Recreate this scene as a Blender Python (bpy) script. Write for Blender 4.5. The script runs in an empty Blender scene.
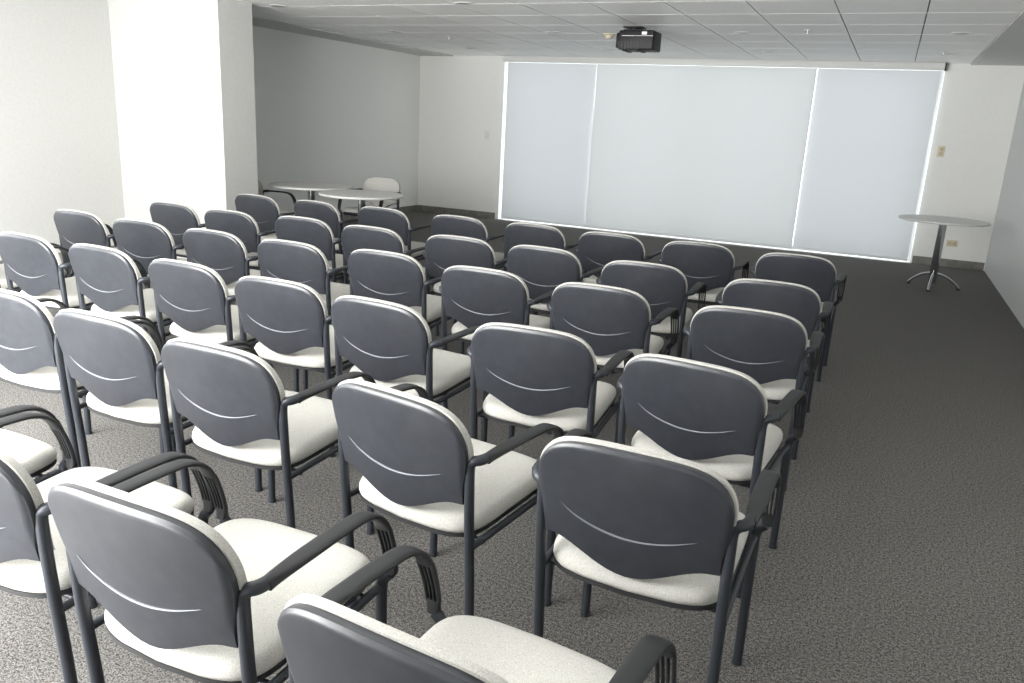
import bpy, bmesh, math, random
from mathutils import Vector, Matrix
random.seed(4)
sc = bpy.context.scene
COL = sc.collection
PI = math.pi

# ------------------------------------------------------------------ materials
def mat(name, col, rough=.5, metal=0., spec=.5):
    m = bpy.data.materials.new(name); m.use_nodes = True
    b = m.node_tree.nodes['Principled BSDF']
    b.inputs['Base Color'].default_value = (*col, 1)
    b.inputs['Roughness'].default_value = rough
    b.inputs['Metallic'].default_value = metal
    b.inputs['Specular IOR Level'].default_value = spec
    return m

def noise_mat(name, c1, c2, scale, rough=.8, bump=0., lo=.35, hi=.65, detail=3., spec=.3, metal=0., bdist=.002):
    m = mat(name, c1, rough, metal, spec)
    nt = m.node_tree; b = nt.nodes['Principled BSDF']
    tc = nt.nodes.new('ShaderNodeTexCoord'); n = nt.nodes.new('ShaderNodeTexNoise')
    n.inputs['Scale'].default_value = scale; n.inputs['Detail'].default_value = detail
    r = nt.nodes.new('ShaderNodeValToRGB')
    r.color_ramp.elements[0].position = lo; r.color_ramp.elements[0].color = (*c1, 1)
    r.color_ramp.elements[1].position = hi; r.color_ramp.elements[1].color = (*c2, 1)
    nt.links.new(tc.outputs['Object'], n.inputs['Vector'])
    nt.links.new(n.outputs['Fac'], r.inputs['Fac'])
    nt.links.new(r.outputs['Color'], b.inputs['Base Color'])
    if bump:
        bp = nt.nodes.new('ShaderNodeBump'); bp.inputs['Strength'].default_value = bump
        bp.inputs['Distance'].default_value = bdist
        nt.links.new(n.outputs['Fac'], bp.inputs['Height'])
        nt.links.new(bp.outputs['Normal'], b.inputs['Normal'])
    return m

def carpet_mat():
    m = mat('carpet', (.2, .2, .2), .95, 0, .15)
    nt = m.node_tree; b = nt.nodes['Principled BSDF']
    tc = nt.nodes.new('ShaderNodeTexCoord')
    a = nt.nodes.new('ShaderNodeTexNoise'); a.inputs['Scale'].default_value = 230; a.inputs['Detail'].default_value = 2
    c = nt.nodes.new('ShaderNodeTexNoise'); c.inputs['Scale'].default_value = 95; c.inputs['Detail'].default_value = 3
    mx = nt.nodes.new('ShaderNodeMix'); mx.data_type = 'FLOAT'; mx.inputs[0].default_value = .35
    r = nt.nodes.new('ShaderNodeValToRGB')
    e = r.color_ramp.elements
    e[0].position = .40; e[0].color = (.036, .034, .032, 1)
    e[1].position = .61; e[1].color = (.262, .252, .240, 1)
    for t in (a, c): nt.links.new(tc.outputs['Object'], t.inputs['Vector'])
    nt.links.new(a.outputs['Fac'], mx.inputs[2]); nt.links.new(c.outputs['Fac'], mx.inputs[3])
    nt.links.new(mx.outputs[0], r.inputs['Fac'])
    nt.links.new(r.outputs['Color'], b.inputs['Base Color'])
    bp = nt.nodes.new('ShaderNodeBump'); bp.inputs['Strength'].default_value = .5; bp.inputs['Distance'].default_value = .006
    nt.links.new(mx.outputs[0], bp.inputs['Height']); nt.links.new(bp.outputs['Normal'], b.inputs['Normal'])
    return m

def blind_mat(name, refl, trans):
    m = bpy.data.materials.new(name); m.use_nodes = True
    nt = m.node_tree; nt.nodes.clear()
    o = nt.nodes.new('ShaderNodeOutputMaterial'); ad = nt.nodes.new('ShaderNodeAddShader')
    d = nt.nodes.new('ShaderNodeBsdfDiffuse'); t = nt.nodes.new('ShaderNodeBsdfTranslucent')
    d.inputs['Color'].default_value = (*refl, 1); t.inputs['Color'].default_value = (*trans, 1)
    nt.links.new(d.outputs[0], ad.inputs[0]); nt.links.new(t.outputs[0], ad.inputs[1])
    nt.links.new(ad.outputs[0], o.inputs['Surface'])
    return m

def glass_mat():
    m = bpy.data.materials.new('window_glass'); m.use_nodes = True
    nt = m.node_tree; nt.nodes.clear()
    o = nt.nodes.new('ShaderNodeOutputMaterial'); mx = nt.nodes.new('ShaderNodeMixShader')
    t = nt.nodes.new('ShaderNodeBsdfTransparent'); g = nt.nodes.new('ShaderNodeBsdfGlossy')
    g.inputs['Roughness'].default_value = .02
    t.inputs['Color'].default_value = (.95, .97, .97, 1)
    mx.inputs[0].default_value = .06
    nt.links.new(t.outputs[0], mx.inputs[1]); nt.links.new(g.outputs[0], mx.inputs[2])
    nt.links.new(mx.outputs[0], o.inputs['Surface'])
    return m

M = dict(
    wall=noise_mat('wall_paint', (.88, .88, .855), (.90, .90, .875), 40, .75, .012, spec=.25),
    walll=noise_mat('wall_paint_dimmed', (.58, .58, .562), (.61, .61, .592), 40, .75, .012, spec=.25),  # same wall paint, darkened to offset strong light on left wall and column
    wallw=noise_mat('wall_paint_satin_dimmed', (.56, .57, .565), (.60, .61, .605), 40, .42, .03, spec=.35),  # satin wall paint, greyed to hold down the light on the right wall
    ceil=noise_mat('ceiling_tile', (.91, .915, .90), (.95, .955, .94), 90, .46, .03, spec=.85),
    tbar=mat('ceiling_grid_metal', (.85, .85, .84), .35, 0, .5),
    gap=mat('ceiling_joint', (.22, .22, .22), .8),
    soffit=noise_mat('soffit_paint', (.66, .665, .65), (.69, .695, .68), 30, .8, .03, spec=.2),
    carpet=carpet_mat(),
    base=noise_mat('baseboard_tile', (.17, .165, .155), (.24, .23, .215), 14, .4, 0, spec=.4),
    shell=noise_mat('shell_plastic', (.023, .025, .032), (.030, .033, .041), 25, .37, .08, spec=.65, bdist=.0006),
    line=mat('shell_line_highlight', (.14, .147, .165), .4, 0, .5),  # lighter than the shell: the ridge's highlight painted into its colour
    frame=mat('frame_powder_coat', (.028, .032, .040), .42, .2, .5),
    arm=mat('armrest_plastic', (.020, .021, .023), .5, 0, .4),
    fabric=noise_mat('seat_fabric', (.41, .40, .375), (.58, .57, .535), 420, .95, .35, spec=.1, bdist=.002),
    pan=mat('seat_pan_plastic', (.018, .018, .02), .55),
    chrome=mat('chrome', (.62, .63, .65), .16, 1.),
    steel=mat('bright_steel', (.6, .6, .6), .3, 1.),
    top=noise_mat('table_laminate', (.60, .60, .585), (.66, .66, .645), 60, .35, 0, spec=.5),
    edge=mat('table_edging', (.50, .50, .49), .5),
    black=mat('projector_black', (.010, .010, .012), .5, 0, .3),
    blackm=mat('bracket_black', (.02, .02, .022), .45, .4),
    lens=mat('lens_glass', (.01, .012, .02), .05, 0, .8),
    white=mat('white_plastic', (.80, .80, .78), .4),
    label=mat('white_sticker', (.85, .85, .85), .5),
    cream=mat('cream_plastic', (.66, .60, .44), .4),
    creamd=mat('cream_rocker', (.52, .46, .32), .4),
    alu=mat('window_aluminium', (.7, .7, .7), .4, .6),
    blind=blind_mat('roller_blind_fabric', (.56, .57, .575), (.096, .099, .104)),
    screen=blind_mat('roller_screen_fabric', (.60, .605, .60), (.098, .101, .104)),
    hem=blind_mat('blind_hem', (.55, .56, .56), (.26, .26, .26)),
    glass=glass_mat(),
    lampin=mat('downlight_reflector', (.35, .35, .34), .3, .5),
    rubber=mat('black_rubber', (.015, .015, .015), .7),
)

# ------------------------------------------------------------------ helpers
def obj(name, bm, m, parent=None, smooth=True, angle=40):
    bmesh.ops.remove_doubles(bm, verts=bm.verts, dist=1e-6)
    bmesh.ops.recalc_face_normals(bm, faces=bm.faces)
    me = bpy.data.meshes.new(name); bm.to_mesh(me); bm.free()
    if smooth:
        me.polygons.foreach_set('use_smooth', [True]*len(me.polygons))
        try: me.set_sharp_from_angle(angle=math.radians(angle))
        except Exception: pass
    me.materials.append(m)
    o = bpy.data.objects.new(name, me); COL.objects.link(o)
    if parent is not None: o.parent = parent
    return o

def thing(name, label, cat, loc=(0, 0, 0), rz=0., group=None):
    o = bpy.data.objects.new(name, None); COL.objects.link(o)
    o.empty_display_size = .1
    o.location = loc; o.rotation_euler = (0, 0, rz)
    o['label'] = label; o['category'] = cat
    if group: o['group'] = group
    return o

def tag(o, label, cat, group=None):
    o['label'] = label; o['category'] = cat
    if group: o['group'] = group
    return o

def struct(name, bm, m, parent=None, smooth=False, label=None, cat=None):
    o = obj(name, bm, m, parent, smooth)
    if parent is None: o['kind'] = 'structure'
    if label: o['label'] = label; o['category'] = cat
    return o

def box(bm, x0, y0, z0, x1, y1, z1, bev=0., seg=2, mtx=None):
    t = bmesh.new()
    vs = [t.verts.new(p) for p in ((x0,y0,z0),(x1,y0,z0),(x1,y1,z0),(x0,y1,z0),(x0,y0,z1),(x1,y0,z1),(x1,y1,z1),(x0,y1,z1))]
    for f in ((0,3,2,1),(4,5,6,7),(0,1,5,4),(1,2,6,5),(2,3,7,6),(3,0,4,7)): t.faces.new([vs[i] for i in f])
    if bev: bmesh.ops.bevel(t, geom=t.edges[:], offset=bev, segments=seg, affect='EDGES', profile=.5)
    if mtx is not None: bmesh.ops.transform(t, matrix=mtx, verts=t.verts)
    merge(bm, t)

def merge(bm, t):
    me = bpy.data.meshes.new('tmp'); t.to_mesh(me); t.free(); bm.from_mesh(me); bpy.data.meshes.remove(me)

def frames(pts):
    n = len(pts); T = []
    for i in range(n):
        a = pts[max(0, i-1)]; b = pts[min(n-1, i+1)]
        T.append((b-a).normalized())
    ref = Vector((1, 0, 0)) if abs(T[0].x) < .8 else Vector((0, 1, 0))
    N = [(ref - T[0]*ref.dot(T[0])).normalized()]
    for i in range(1, n):
        v = N[-1] - T[i]*N[-1].dot(T[i]); N.append(v.normalized())
    return T, N

def smooth_path(ctrl, per=6):
    """Catmull-Rom through the control points (tuples of any length)."""
    out = []; n = len(ctrl)
    for i in range(n-1):
        p0, p1, p2, p3 = ctrl[max(0, i-1)], ctrl[i], ctrl[i+1], ctrl[min(n-1, i+2)]
        for k in range(per):
            t = k/per
            out.append(tuple(.5*((2*b)+(-a+c)*t+(2*a-5*b+4*c-d)*t*t+(-a+3*b-3*c+d)*t**3) for a, b, c, d in zip(p0, p1, p2, p3)))
    out.append(tuple(ctrl[-1])); return out

def tube(bm, pts, r, seg=12, cap=True):
    pts = [Vector(p[:3]) for p in pts]
    rr = r if isinstance(r, (list, tuple)) else [r]*len(pts)
    T, N = frames(pts); rings = []
    for p, t, n, q in zip(pts, T, N, rr):
        b = t.cross(n)
        rings.append([bm.verts.new(p + (n*math.cos(2*PI*k/seg) + b*math.sin(2*PI*k/seg))*q) for k in range(seg)])
    for a, b in zip(rings, rings[1:]):
        for k in range(seg): bm.faces.new((a[k], a[(k+1) % seg], b[(k+1) % seg], b[k]))
    if cap: bm.faces.new(rings[0][::-1]); bm.faces.new(rings[-1])

def lathe(bm, prof, seg=40, c=(0, 0, 0)):
    rings = []
    for r, z in prof:
        if r < 1e-6: rings.append([bm.verts.new((c[0], c[1], c[2]+z))])
        else: rings.append([bm.verts.new((c[0]+r*math.cos(2*PI*k/seg), c[1]+r*math.sin(2*PI*k/seg), c[2]+z)) for k in range(seg)])
    for a, b in zip(rings, rings[1:]):
        if len(a) == 1 and len(b) == 1: continue
        for k in range(seg):
            k2 = (k+1) % seg
            if len(a) == 1: bm.faces.new((a[0], b[k2], b[k]))
            elif len(b) == 1: bm.faces.new((a[k], a[k2], b[0]))
            else: bm.faces.new((a[k], a[k2], b[k2], b[k]))

def copy_thing(root, loc, rz, label):
    c = root.copy(); COL.objects.link(c)
    c.location = loc; c.rotation_euler = (0, 0, rz); c['label'] = label
    for ch in root.children:
        d = ch.copy(); COL.objects.link(d); d.parent = c
        for g in ch.children:
            e = g.copy(); COL.objects.link(e); e.parent = d
    return c

# ------------------------------------------------------------------ room
XL, XR, YB, YF, H = -6.95, 1.255, -.15, 11.42, 2.43
TH = .22
bm = bmesh.new(); box(bm, XL-TH, YB-TH, -.12, XR+TH, YF+TH, 0); struct('floor', bm, M['carpet'])
bm = bmesh.new(); LW_FILL = dict(y0=.1, y1=2.9, z0=.2, z1=2.36)
box(bm, XL-TH, YB, 0, XL, LW_FILL['y0'], H+.3); box(bm, XL-TH, LW_FILL['y1'], 0, XL, 5.9, H+.3)
box(bm, XL-TH, LW_FILL['y0'], 0, XL, LW_FILL['y1'], LW_FILL['z0']); box(bm, XL-TH, LW_FILL['y0'], LW_FILL['z1'], XL, LW_FILL['y1'], H+.3)
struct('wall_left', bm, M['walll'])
bm = bmesh.new(); box(bm, XL-TH, 5.9, 0, XL, YF+TH, H+.3); struct('wall_recess', bm, M['wall'])
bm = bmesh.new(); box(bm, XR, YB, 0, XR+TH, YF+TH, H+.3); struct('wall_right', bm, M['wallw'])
# front wall around the window opening
WX0, WX1, WZ1 = -5.47, .415, 2.40
bm = bmesh.new()
box(bm, XL, YF, 0, WX0, YF+TH, H+.3); box(bm, WX1, YF, 0, XR, YF+TH, H+.3)
box(bm, WX0, YF, WZ1, WX1, YF+TH, H+.3)
struct('wall_front', bm, M['wall'])
bm = bmesh.new(); box(bm, WX0, YF-.02, 0, WX1, YF+TH, .010); struct('trim_3', bm, M['white'])
# rear wall with the windows that light the rows
RW = dict(x0=-5.2, x1=-1.75, z0=.12, z1=2.38)
bm = bmesh.new()
box(bm, XL-TH, YB-TH, 0, RW['x0'], YB, H+.3); box(bm, RW['x1'], YB-TH, 0, XR+TH, YB, H+.3)
box(bm, RW['x0'], YB-TH, 0, RW['x1'], YB, RW['z0']); box(bm, RW['x0'], YB-TH, RW['z1'], RW['x1'], YB, H+.3)
struct('wall_back', bm, M['wall'])
# column that stands out from the left wall
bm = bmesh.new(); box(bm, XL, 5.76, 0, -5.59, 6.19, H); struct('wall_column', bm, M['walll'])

# windows: frame bars and panes
def window(n, x0, x1, y, z0, z1, mull, loc=(0, 0, 0), rz=0.):
    w = bpy.data.objects.new('window_%d' % n, None); COL.objects.link(w); w['kind'] = 'structure'
    w.location = loc; w.rotation_euler = (0, 0, rz)
    bm = bmesh.new(); f = .04
    box(bm, x0, y-.03, z0, x1, y+.03, z0+f); box(bm, x0, y-.03, z1-f, x1, y+.03, z1)
    for x in [x0+f/2] + mull + [x1-f/2]: box(bm, x-f/2, y-.028, z0+f, x+f/2, y+.028, z1-f)
    struct('window_frame', bm, M['alu'], w)
    xs = [x0] + mull + [x1]
    for a, b in zip(xs, xs[1:]):
        bm = bmesh.new(); box(bm, a+f/2, y-.003, z0+f, b-f/2, y+.003, z1-f); struct('window_pane', bm, M['glass'], w)
    return w
window(1, WX0, WX1, YF+.17, .010, WZ1, [-4.0, -2.5, -1.03])
window(2, RW['x0'], RW['x1'], YB-.17, RW['z0'], RW['z1'], [-4.05, -2.9])
window(3, -(LW_FILL['y1']-LW_FILL['y0'])/2, (LW_FILL['y1']-LW_FILL['y0'])/2, 0, LW_FILL['z0'], LW_FILL['z1'], [-.8, .8], (XL-.17, (LW_FILL['y0']+LW_FILL['y1'])/2, 0), PI/2)  # left window out of view, added to brighten seats and floor

# ceiling: panels with open joints over a dark backing, white cross bars, plain plaster margins
CX0, CX1 = -6.36, .676
bm = bmesh.new(); box(bm, XL-TH, YB, H+.03, XR+TH, YF+TH, H+.2); ceiling_back = struct('ceiling', bm, M['gap'])
xs = [-.54+.608*k for k in range(-10, 3)]
xs = [CX0] + [x for x in xs if CX0+.1 < x < CX1-.1] + [CX1]
ys = [7.08+.69*k for k in range(-14, 7)]
ys = [YB] + [y for y in ys if YB+.1 < y < YF-.1] + [YF]
bm = bmesh.new()
for xa, xb in zip(xs, xs[1:]):
    for ya, yb in zip(ys, ys[1:]):
        box(bm, xa+.005, ya, H, xb-.005, yb, H+.03)
t = struct('ceiling_tile_panel', bm, M['ceil'], ceiling_back)
bm = bmesh.new()
for y in ys[1:-1]: box(bm, CX0, y-.009, H-.0012, CX1, y+.009, H+.001)
struct('ceiling_grid_trim', bm, M['tbar'], ceiling_back)
bm = bmesh.new(); box(bm, XL, YB, H-.012, CX0, YF, H+.03); struct('trim_1', bm, M['soffit'])
bm = bmesh.new(); box(bm, CX1, YB, H-.012, XR, YF, H+.03); struct('trim_2', bm, M['soffit'])

# baseboards
def baseb(name, x0, y0, x1, y1, h=.10):
    bm = bmesh.new(); box(bm, x0, y0, 0, x1, y1, h, .003, 1); struct(name, bm, M['base'])
baseb('baseboard_front', XL+.012, YF-.012, WX0-.06, YF, .10)
baseb('baseboard_corner', WX1+.02, YF-.012, XR-.012, YF, .10)
baseb('baseboard_left', XL, 6.2, XL+.012, YF-.012, .10)
baseb('baseboard_side', XL, LW_FILL['y1'], XL+.012, 5.75, .10)

# ------------------------------------------------------------------ blinds in front of the window
def blind(x0, x1, y, z0, m, label, sag=.0):
    r = thing('roller_blind', label, 'blind', ((x0+x1)/2, y, 0), 0, 'roller blinds over the far window')
    w = (x1-x0)/2
    bm = bmesh.new(); nx, nz = 36, 40; g = []
    for j in range(nz+1):
        row = []
        for i in range(nx+1):
            u = -w+2*w*i/nx; z = z0+.02+(2.342-z0-.02)*j/nz
            yy = sag*(math.sin(u*1.9+z*1.3)*.5+math.sin(u*4.1-z*2.2)*.25)*min(1, (2.342-z)*2)
            row.append((u, yy, z))
        g.append(row)
    for off in (-.0008, .0008):
        vv = [[bm.verts.new((p[0], p[1]+off, p[2])) for p in row] for row in g]
        if off > 0: back = vv
        else: front = vv
    for j in range(nz):
        for i in range(nx):
            bm.faces.new((front[j][i], front[j][i+1], front[j+1][i+1], front[j+1][i]))
    # one sheet only: the cloth is translucent
    for row in back:
        for v in row: bm.verts.remove(v)
    obj('blind_fabric', bm, m, r)
    bm = bmesh.new(); box(bm, -w, -.007, z0, w, .007, z0+.025, .003, 1); obj('bottom_bar', bm, M['hem'], r)
    return r
blind(-5.400, -4.0, YF-.045, .028, M['blind'], 'narrow white roller blind at the column-side end of the window', .002)
blind(-3.988, -1.036, YF-.075, .028, M['screen'], 'widest white roller blind, middle of the three, under the black projector', .010)
blind(-1.032, .378, YF-.045, .028, M['blind'], 'narrow white roller blind beside the chrome-legged table', .002)
r = thing('blind_headbox', 'long white headbox along the ceiling above all the roller blinds', 'blind box', (-2.52, YF-.05, 2.345))
bm = bmesh.new(); box(bm, -2.95, -.055, 0, 2.925, .05, .085, .006, 2); obj('box_body', bm, M['white'], r)
bm = bmesh.new(); box(bm, 2.925, -.055, -.003, 2.94, .05, .088, .003, 1); obj('end_cap', bm, M['blackm'], r)['label'] = 'dark end cap'

# ------------------------------------------------------------------ chair
def zt(u): return .690 + .107*max(0., 1-(abs(u)/.236)**5.5)**.5 - .010*(u/.2)**2
def zb(u):
    t = min(1, abs(u)/.205); return .458 + .062*(t*t*(3-2*t))*(.75+.25*t)
def vback(u, z): return -.016-(z-.45)*.18 + (.034-.016*min(1, max(0, (z-.45)/.35)))*(u/.235)**2
def usc(z):
    t = min(1, max(0, (z-.53)/.14)); t = t*t*(3-2*t)
    return .925+.075*t

def back_grid(nx=30, nz=22, grow=0., zlow=0.):
    g = []
    for j in range(nz+1):
        row = []
        tt = j/nz; tt = .5-.5*math.cos(PI*tt)
        for i in range(nx+1):
            s = math.sin(PI/2*(-1+2*i/nx)); u = .236*s*.9995
            a = zb(u)+zlow; b = zt(u)+grow*1.5
            z = a+(b-a)*tt
            ed = min(1-abs(s), tt, 1-tt)
            row.append((u*usc(z)*(1+grow/.236), z, ed, tt, abs(s)))
        g.append(row)
    return g

def sheet(bm, g, f_front, f_back):
    A = [[bm.verts.new(f_front(*p)) for p in row] for row in g]
    B = [[bm.verts.new(f_back(*p)) for p in row] for row in g]
    nz, nx = len(g)-1, len(g[0])-1
    for j in range(nz):
        for i in range(nx):
            bm.faces.new((A[j][i], A[j][i+1], A[j+1][i+1], A[j+1][i]))
            bm.faces.new((B[j][i], B[j+1][i], B[j+1][i+1], B[j][i+1]))
    for i in range(nx):
        bm.faces.new((A[0][i], B[0][i], B[0][i+1], A[0][i+1])); bm.faces.new((A[nz][i], A[nz][i+1], B[nz][i+1], B[nz][i]))
    for j in range(nz):
        bm.faces.new((A[j][0], A[j+1][0], B[j+1][0], B[j][0])); bm.faces.new((A[j][nx], B[j][nx], B[j+1][nx], A[j+1][nx]))

def sstep(a, b, x):
    t = min(1, max(0, (x-a)/(b-a))); return t*t*(3-2*t)

def shell_bm():
    bm = bmesh.new(); g = back_grid()
    def lip(tt, s): return .006*max(sstep(.97, .998, tt), sstep(.955, 1., s)*sstep(.2, .5, tt))
    sheet(bm, g, lambda u, z, e, tt, s: (u, vback(u, z)+.021, z),
                 lambda u, z, e, tt, s: (u, vback(u, z)+lip(tt, s), z))
    for sx in (-1, 1):   # lugs to the posts
        for z in (.545, .60):
            tube(bm, [(sx*.198, vback(.208, z)+.014, z), (sx*.232, .011, z)], .007, 8)
    return bm

def line_bm():
    # thin raised crescent moulded in the shell, lowest left of centre
    bm = bmesh.new(); n = 40
    ctrl = [(-.170, .620), (-.135, .597), (-.08, .578), (-.02, .568), (.04, .5685), (.10, .580), (.165, .602)]
    P = smooth_path(ctrl, 6); n = len(P)-1; pts = []; rr = []
    for i, (u, z) in enumerate(P):
        t = i/n
        pts.append((u, vback(u*.97, z)-.0005, z)); rr.append((.0005+.0026*1.0)*math.sin(PI*min(1, max(0, t)))**.7)
    tube(bm, pts, rr, 8)
    return bm

def backcush_bm():
    bm = bmesh.new(); g = back_grid(grow=.004, zlow=.012)
    def th(e): return .5-.5*math.cos(PI*min(1, e/.16))
    sheet(bm, g, lambda u, z, e, tt, s: (u, vback(u, z)+.038+.010*th(e), z),
                 lambda u, z, e, tt, s: (u, vback(u, z)+.0205, z))
    return bm

def seat_outline(k, n=72):
    """closed plan outline, inset by k"""
    out = []
    for i in range(n):
        a = 2*PI*i/n
        c, s = math.cos(a), math.sin(a)
        ex = 2/6.5
        u = (.226-k)*math.copysign(abs(c)**ex, c)
        v = (.222-k)*math.copysign(abs(s)**ex, s)
        if v < 0: v -= .030*(1-(u/.226)**2)*min(1, -v/.15)
        else: v += .018*(1-(u/.226)**2)*min(1, v/.15)
        out.append((u, v+.247))
    return out

def seat_z(u, v):
    z = -.010*(1-(u/.226)**2)*(1-((v-.2)/.3)**2)
    z -= .014*sstep(.38, .49, v)
    return z

def seat_bm():
    bm = bmesh.new(); prof = [(.010, .402), (.002, .405), (-.001, .416), (.0, .430), (.006, .444), (.018, .453), (.04, .457), (.08, .459), (.13, .460), (.18, .460)]
    rings = []
    for k, z in prof:
        rings.append([bm.verts.new((u, v, z+.010+.065*(v-.05)+seat_z(u, v)*sstep(.404, .45, z))) for u, v in seat_outline(k)])
    n = len(rings[0])
    for a, b in zip(rings, rings[1:]):
        for i in range(n): bm.faces.new((a[i], a[(i+1) % n], b[(i+1) % n], b[i]))
    bm.faces.new(rings[0][::-1]); bm.faces.new(rings[-1])
    return bm

def pan_bm():
    bm = bmesh.new(); rings = []
    for k, z in [(.06, .385), (.012, .388), (.001, .392), (.0005, .403), (.02, .404)]:
        rings.append([bm.verts.new((u, v, z+.010+.065*(v-.05))) for u, v in seat_outline(k)])
    n = len(rings[0])
    for a, b in zip(rings, rings[1:]):
        for i in range(n): bm.faces.new((a[i], a[(i+1) % n], b[(i+1) % n], b[i]))
    bm.faces.new(rings[0][::-1]); bm.faces.new(rings[-1])
    return bm

def rear_leg_bm(s):
    bm = bmesh.new()
    P = smooth_path([(.229, .040, .0), (.2305, .026, .25), (.232, .011, .45), (.2325, .004, .58), (.2328, .003, .624), (.237, .003, .642), (.246, .006, .650), (.255, .013, .652), (.261, .026, .6535), (.264, .046, .655)], 5)
    tube(bm, [(s*p[0], p[1], p[2]) for p in P], .0140, 14)
    tube(bm, [(s*.229, .040, 0.), (s*.229, .040, .012)], .0158, 14)
    return bm

def front_leg_bm(s):
    bm = bmesh.new()
    P = smooth_path([(.238, .442, .0), (.238, .443, .20), (.238, .443, .37), (.239, .444, .416), (.243, .446, .433), (.250, .447, .443), (.262, .446, .455)], 5)
    tube(bm, [(s*p[0], p[1], p[2]) for p in P], .0140, 14)
    tube(bm, [(s*.238, .442, 0.), (s*.238, .442, .012)], .0158, 14)
    return bm

def arm_bm(s):
    ctrl = [  # v, z, half width, half thickness
        (.030, .652, .0135, .0125), (.045, .655, .0150, .0115), (.075, .657, .0185, .0090), (.13, .659, .0220, .0075), (.21, .660, .0226, .0070), (.28, .659, .0228, .0070), (.330, .655, .0228, .0070),
        (.368, .641, .0228, .0068), (.394, .618, .0226, .0066), (.410, .590, .0220, .0066), (.422, .561, .0210, .0066), (.433, .528, .0200, .0066), (.441, .494, .0190, .0068), (.444, .474, .0178, .0085), (.4455, .457, .0150, .0130)]
    P = smooth_path(ctrl, 5); n = len(P)
    UC = .2645
    pts = [Vector((0, p[0], p[1])) for p in P]
    def ring(i, x0, x1, h):
        a = pts[max(0, i-1)]; b = pts[min(n-1, i+1)]; t = (b-a).normalized()
        nn = Vector((0, -t.z, t.y)); w = (x1-x0)/2; c = (x0+x1)/2; out = []
        m = 12
        for k in range(m):
            a_ = 2*PI*(k+.5)/m; ca, sa = math.cos(a_), math.sin(a_)
            x = c+w*math.copysign(abs(ca)**.55, ca); y = h*math.copysign(abs(sa)**.7, sa)
            q = pts[i]+nn*y; out.append((s*(UC+x), q.y, q.z))
        return out
    def sweep(bm, i0, i1, f):
        R = [[bm.verts.new(q) for q in ring(i, *f(i))] for i in range(i0, i1+1)]
        m = len(R[0])
        for a, b in zip(R, R[1:]):
            for k in range(m): bm.faces.new((a[k], a[(k+1) % m], b[(k+1) % m], b[k]))
        bm.faces.new(R[0][::-1]); bm.faces.new(R[-1])
    bm = bmesh.new()
    ia, ib = 9*5-1, 12*5+2          # slotted stretch of the front upright
    sweep(bm, 0, ia+1, lambda i: (-P[i][2], P[i][2], P[i][3]))
    sweep(bm, ib-1, n-1, lambda i: (-P[i][2], P[i][2], P[i][3]))
    for k in range(4):
        def f(i, k=k):
            w = P[i][2]; st = 2*w/4
            g = .0022
            return (-w+st*k+(g if k else 0), -w+st*(k+1)-(g if k < 3 else 0), P[i][3]*.97)
        sweep(bm, ia, ib, f)
    return bm

def rail_bm(s):
    bm = bmesh.new()
    tube(bm, [(s*.236, .012, .392), (s*.235, .05, .393), (s*.234, .25, .402), (s*.235, .40, .412), (s*.237, .438, .414)], .0105, 10)
    return bm

def cross_bm(v):
    bm = bmesh.new()
    z = .379+.06*v; tube(bm, [(-.236, v, z+.002), (-.1, v, z), (.1, v, z), (.236, v, z+.002)], .009, 10)
    return bm

def make_chair(label):
    t = thing('conference_chair', label, 'chair', (0, 0, 0), 0, 'armchairs set out in rows facing the blinds')
    sh = obj('back_shell', shell_bm(), M['shell'], t, True, 50)
    ln = obj('moulded_line', line_bm(), M['line'], sh); ln['label'] = 'thin curved line with painted highlight'
    obj('back_cushion', backcush_bm(), M['fabric'], t, True, 60)
    obj('seat_cushion', seat_bm(), M['fabric'], t, True, 60)
    obj('seat_pan', pan_bm(), M['pan'], t, True, 40)
    for s in (-1, 1):
        obj('leg', rear_leg_bm(s), M['frame'], t)
        obj('leg', front_leg_bm(s), M['frame'], t)
        obj('armrest', arm_bm(s), M['arm'], t, True, 50)
        obj('seat_rail', rail_bm(s), M['frame'], t)
    obj('crossbar', cross_bm(.075), M['frame'], t)
    obj('crossbar', cross_bm(.395), M['frame'], t)
    return t

CH = {"A1": [-0.435, 5.22, 0], "A2": [-1.059, 5.283, 1.2], "A3": [-1.657, 5.288, -0.6], "A4": [-2.253, 5.335, -1.5], "A5": [-2.869, 5.324, -1.3], "A6": [-3.549, 5.338, -2.2], "A7": [-4.177, 5.311, -6], "A8": [-4.79, 5.30, -3],
 "B1": [-0.442, 4.15, 1.5], "B2": [-1.13, 4.244, 2.9], "B3": [-1.774, 4.367, -1.9], "B4": [-2.352, 4.386, 2.4], "B5": [-2.988, 4.366, -0.7], "B6": [-3.583, 4.415, 0], "B7": [-4.165, 4.343, -1], "B8": [-4.75, 4.382, -2],
 "C1": [-0.437, 3.40, 1], "C2": [-1.119, 3.478, 0.7], "C3": [-1.736, 3.509, 0.1], "C4": [-2.377, 3.604, -.3], "C5": [-2.957, 3.541, -.6], "C6": [-3.546, 3.558, -1.4], "C7": [-4.145, 3.57, 0.7], "C8": [-4.759, 3.613, -1.7],
 "D1": [-0.467, 2.488, -6.5], "D2": [-1.071, 2.58, 2.8], "D3": [-1.747, 2.612, -4.5], "D4": [-2.314, 2.686, 0.4], "D5": [-2.902, 2.735, -2.1], "D6": [-3.519, 2.783, -2.2], "D7": [-4.101, 2.791, -2.2], "D8": [-4.76, 2.86, -2],
 "E1": [-0.427, 1.70, -.8], "E2": [-1.097, 1.743, -9.5], "E3": [-1.790, 1.803, -1.6], "E4": [-2.372, 1.862, -0.8], "E5": [-2.953, 1.913, 0],
 "F1": [-.532, .876, -5], "F2": [-1.190, 0.983, -.6], "F3": [-1.772, 1.0, .5], "F4": [-2.365, 1.03, 0]}
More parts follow.
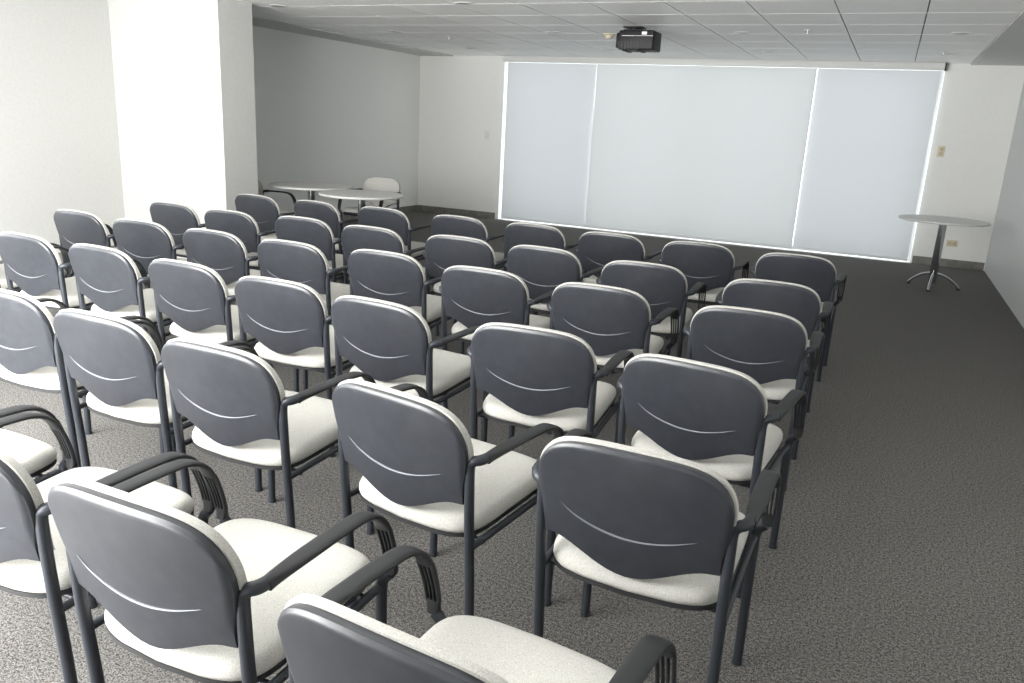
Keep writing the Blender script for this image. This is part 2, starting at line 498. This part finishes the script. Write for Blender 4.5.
ROW = dict(A='in front row facing the blinds', B='in second row from the blinds', C='in third row from the blinds',
           D='in fourth row from the blinds', E='in second row from the rear', F='in rearmost row')
SEAT = {1: 'on the aisle', 2: 'second from the aisle', 3: 'third from the aisle', 4: 'fourth from the aisle', 5: 'fifth from the aisle',
        6: 'sixth from the aisle', 7: 'next to the wall-end chair', 8: 'at the wall end'}
proto = None
for k, (x, y, a) in CH.items():
    lab = 'grey-shelled beige armchair %s, %s' % (ROW[k[0]], SEAT[int(k[1])])
    if proto is None:
        proto = make_chair(lab); proto.location = (x, y, 0); proto.rotation_euler = (0, 0, math.radians(a))
    else:
        copy_thing(proto, (x, y, 0), math.radians(a), lab)
c = copy_thing(proto, (-5.25, 7.82, 0), math.radians(182), 'beige-backed armchair facing the rows, behind round table near the far corner'); c['group'] = 'spare armchairs in the recess'
c = copy_thing(proto, (-6.03, 6.50, 0), math.radians(-92), 'armchair half hidden behind the column, black arms under a round table'); c['group'] = 'spare armchairs in the recess'

# ------------------------------------------------------------------ round tables
def table(x, y, r, label, angs, zt_=.735):
    t = thing('round_table', label, 'table', (x, y, 0), 0, 'round tables along the far side')
    bm = bmesh.new()
    lathe(bm, [(0, zt_-.024), (r-.02, zt_-.024), (r-.004, zt_-.020), (r, zt_-.012), (r-.001, zt_-.004), (r-.006, zt_), (0, zt_)], 64)
    obj('tabletop', bm, M['top'], t, True, 35)
    bm = bmesh.new(); lathe(bm, [(0, zt_-.030), (.11, zt_-.030), (.12, zt_-.027), (.12, zt_-.0245), (0, zt_-.0245)], 32); obj('mounting_plate', bm, M['blackm'], t)
    bm = bmesh.new(); lathe(bm, [(0, .055), (.036, .055), (.040, .060), (.040, zt_-.031), (0, zt_-.031)], 32); obj('column_post', bm, M['chrome'], t)
    for a in angs:
        a = math.radians(a); ca, sa = math.cos(a), math.sin(a)
        P = smooth_path([(.030, .155), (.07, .150), (.13, .128), (.20, .085), (.25, .040), (.268, .018)], 5)
        bm = bmesh.new(); tube(bm, [(ca*p[0], sa*p[0], p[1]) for p in P], [.016-.004*i/(len(P)-1) for i in range(len(P))], 12)
        f = obj('leg', bm, M['chrome'], t)
        bm = bmesh.new(); lathe(bm, [(0, 0), (.018, 0), (.020, .004), (.018, .018), (0, .020)], 16, (ca*.268, sa*.268, 0)); obj('foot_pad', bm, M['rubber'], f)
    return t
table(.592, 9.57, .435, 'pale round table on chrome pedestal standing alone near the cream wall socket', (145, 12, 262))
table(-4.71, 6.68, .42, 'pale round table in the recess, the one closer to the rows of chairs', (60, 180, 300))
table(-5.60, 7.02, .44, 'pale round table partly hidden behind another, tucked behind the white column', (30, 150, 270))

# ------------------------------------------------------------------ projector
r = thing('projector', 'black projector hanging under the ceiling tiles before the blinds', 'projector', (-2.40, 7.95, H))
rot = Matrix.Rotation(math.radians(0), 4, 'Z')
bm = bmesh.new(); box(bm, -.15, -.14, -.215, .195, .14, -.040, .014, 3); obj('projector_body', bm, M['black'], r)
bm = bmesh.new(); box(bm, -.185, -.12, -.200, -.145, .12, -.06, .018, 3); box(bm, .02, -.10, -.224, .06, .10, -.213, .003, 1); box(bm, -.12, -.10, -.224, -.08, .10, -.213, .003, 1); obj('side_housing', bm, M['black'], r)
bm = bmesh.new(); box(bm, -.12, -.1415, -.092, .185, -.13, -.088, .001, 1); obj('edge_highlight_strip', bm, M['steel'], r)
bm = bmesh.new(); lathe(bm, [(0, -.004), (.035, -.004), (.045, 0), (.045, .03), (.038, .034), (0, .030)], 28)
bmesh.ops.transform(bm, matrix=Matrix.Translation((-.06, .14, -.165)) @ Matrix.Rotation(-PI/2, 4, 'X'), verts=bm.verts); obj('lens', bm, M['lens'], r)
bm = bmesh.new()
for i in range(7): box(bm, -.145+.03*i, -.144, -.215, -.135+.03*i, -.138, -.135)
obj('vent_grille', bm, M['blackm'], r, False)
bm = bmesh.new()
box(bm, -.13, -.09, -.012, .05, .09, 0, .004, 1)                       # ceiling plate
tube(bm, [(-.04, 0, -.01), (-.04, 0, -.035)], .05, 16)
box(bm, -.12, -.10, -.042, .06, .10, -.028, .004, 1)
for sx, sy in ((-.11, -.07), (.05, -.07), (-.11, .07), (.05, .07)): tube(bm, [(sx, sy, -.034), (sx*1.1, sy*1.1, -.05)], .007, 8)
obj('mount_bracket', bm, M['blackm'], r)
bm = bmesh.new(); box(bm, .075, -.1425, -.080, .125, -.10, -.052, .002, 1); obj('paper_sticker', bm, M['label'], r)['label'] = 'white sticker'

# ------------------------------------------------------------------ ceiling fittings
def downlight(x, y, label, rad=.085):
    t = thing('downlight', label, 'ceiling light', (x, y, H), 0, 'unlit downlights in the ceiling')
    bm = bmesh.new(); lathe(bm, [(rad*.72, .0005), (rad*.74, -.003), (rad*.9, -.005), (rad, -.003), (rad+.001, .0005)], 36); obj('ring', bm, M['white'], t)
    bm = bmesh.new(); lathe(bm, [(rad*.72, .0), (rad*.70, -.003), (rad*.3, -.002), (0, -.0015)], 36); obj('reflector', bm, M['lampin'], t)
    return t
LX = [-5.42, -3.45, -1.485, .38]
LXN = ['over the recess', 'second line from the recess', 'third line from the recess', 'over the open aisle']
LYN = {6.35: 'third back from the blinds', 8.35: 'second back from the blinds', 10.2: 'closest the blinds'}
for i, x in enumerate(LX):
    for y in LYN:
        if y == 6.35 and i in (2, 3): continue
        downlight(x, y, 'unlit round white ceiling downlight, %s, %s' % (LXN[i], LYN[y].replace('closest', 'next to')))
def sprinkler(x, y, label):
    t = thing('pendant_sprinkler', label, 'sprinkler', (x, y, H), 0, 'small ceiling sprinklers')
    bm = bmesh.new(); lathe(bm, [(0, -.006), (.03, -.006), (.036, -.002), (.036, .001)], 20); obj('escutcheon', bm, M['white'], t)
    bm = bmesh.new(); tube(bm, [(0, 0, -.004), (0, 0, -.03)], .008, 10); lathe(bm, [(0, -.034), (.02, -.033), (.02, -.03), (0, -.029)], 16); obj('head', bm, M['steel'], t)
sprinkler(-4.99, 8.85, 'small steel ceiling sprinkler above the round tables in the recess')
sprinkler(-.87, 8.135, 'small steel ceiling sprinkler between two downlights past the projector')
sprinkler(.322, 10.0, 'small steel ceiling sprinkler above the lone round table')
t = thing('smoke_detector', 'cream smoke detector on the ceiling beside the projector', 'smoke detector', (-2.88, 8.5, H))
bm = bmesh.new(); lathe(bm, [(0, -.014), (.045, -.014), (.062, -.010), (.065, .001), (0, .001)], 32); obj('base', bm, M['cream'], t)
bm = bmesh.new(); lathe(bm, [(0, -.05), (.028, -.048), (.042, -.035), (.045, -.014)], 32); obj('sensor_head', bm, M['cream'], t)

# ------------------------------------------------------------------ wall plates
def plate(name, label, cat, x, z, m, m2, w=.075, h=.12, round_=False):
    t = thing(name, label, cat, (x, YF, z))
    bm = bmesh.new(); box(bm, -w/2, -.008, -h/2, w/2, .0, h/2, .004, 2); obj('cover_plate', bm, m, t)
    return t
t = plate('light_switch', 'cream light switch on the wall above the lone round table', 'light switch', .533, 1.405, M['cream'], None, .08, .13)
for dz in (.027, -.027):
    bm = bmesh.new(); box(bm, -.018, -.013, dz-.017, .018, -.007, dz+.017, .003, 1); obj('rocker', bm, M['creamd'], t)
t = plate('wall_socket', 'cream wall socket low on the wall beneath the lone round table', 'socket', .846, .30, M['cream'], None, .125, .08)
for dx in (.028, -.028):
    bm = bmesh.new(); box(bm, dx-.019, -.012, -.019, dx+.019, -.007, .019, .003, 1); obj('socket_outlet', bm, M['creamd'], t)
t = plate('light_switch', 'white light switch on the wall between recess corner and blinds', 'light switch', -5.726, 1.276, M['white'], None, .08, .125)
bm = bmesh.new(); box(bm, -.017, -.013, -.03, .017, -.007, .03, .003, 1); obj('rocker', bm, M['white'], t)

# ------------------------------------------------------------------ light
w = bpy.data.worlds.new('overcast_sky'); sc.world = w; w.use_nodes = True
bg = w.node_tree.nodes['Background']
bg.inputs['Color'].default_value = (.95, .975, 1., 1); bg.inputs['Strength'].default_value = 4.0

def portal(x0, x1, z0, z1, y, ry):
    l = bpy.data.lights.new('window_portal', 'AREA'); l.shape = 'RECTANGLE'; l.size = x1-x0; l.size_y = z1-z0
    l.cycles.is_portal = True
    o = bpy.data.objects.new('window_portal', l); COL.objects.link(o)
    o.location = ((x0+x1)/2, y, (z0+z1)/2); o.rotation_euler = (math.radians(90), 0, math.radians(ry))
portal(WX0, WX1, 0, WZ1, YF+.25, 180)
portal(RW['x0'], RW['x1'], RW['z0'], RW['z1'], YB-.25, 0)
def day(name, x0, x1, z0, z1, y, rz, watts, col=(1, .99, .97)):
    l = bpy.data.lights.new(name, 'AREA'); l.shape = 'RECTANGLE'; l.size = x1-x0; l.size_y = z1-z0
    l.energy = watts; l.color = col
    o = bpy.data.objects.new(name, l); COL.objects.link(o)
    o.location = ((x0+x1)/2, y, (z0+z1)/2); o.rotation_euler = (math.radians(90), 0, math.radians(rz))
    return o
day('window_daylight_fill', RW['x0'], RW['x1'], RW['z0'], RW['z1'], YB-.02, 0, 500)
o = day('window_daylight_fill', LW_FILL['y0'], LW_FILL['y1'], LW_FILL['z0'], LW_FILL['z1'], 0, 0, 60)  # fill light at the added left window
o.location = (XL-.02, (LW_FILL['y0']+LW_FILL['y1'])/2, (LW_FILL['z0']+LW_FILL['z1'])/2); o.rotation_euler = (math.radians(90), 0, math.radians(-90))

# ------------------------------------------------------------------ camera
cd = bpy.data.cameras.new('camera'); cam = bpy.data.objects.new('camera', cd); COL.objects.link(cam)
R = ((0.9056108772, 0.1553956194, -0.3946151804), (0.4211871385, -0.2204909172, 0.8797642581), (0.0497024487, -0.9629309201, -0.2651296091))
m3 = Matrix([[R[i][0], -R[i][1], -R[i][2]] for i in range(3)])
cam.matrix_world = Matrix.Translation((0, 0, 1.5)) @ m3.to_4x4()
cd.sensor_width = 36; cd.lens = 800/1024*36; cd.clip_start = .02
sc.camera = cam

sc.view_settings.view_transform = 'Standard'; sc.view_settings.look = 'None'
sc.view_settings.gamma = 1; sc.view_settings.use_curve_mapping = False
sc.view_settings.exposure = 0.1
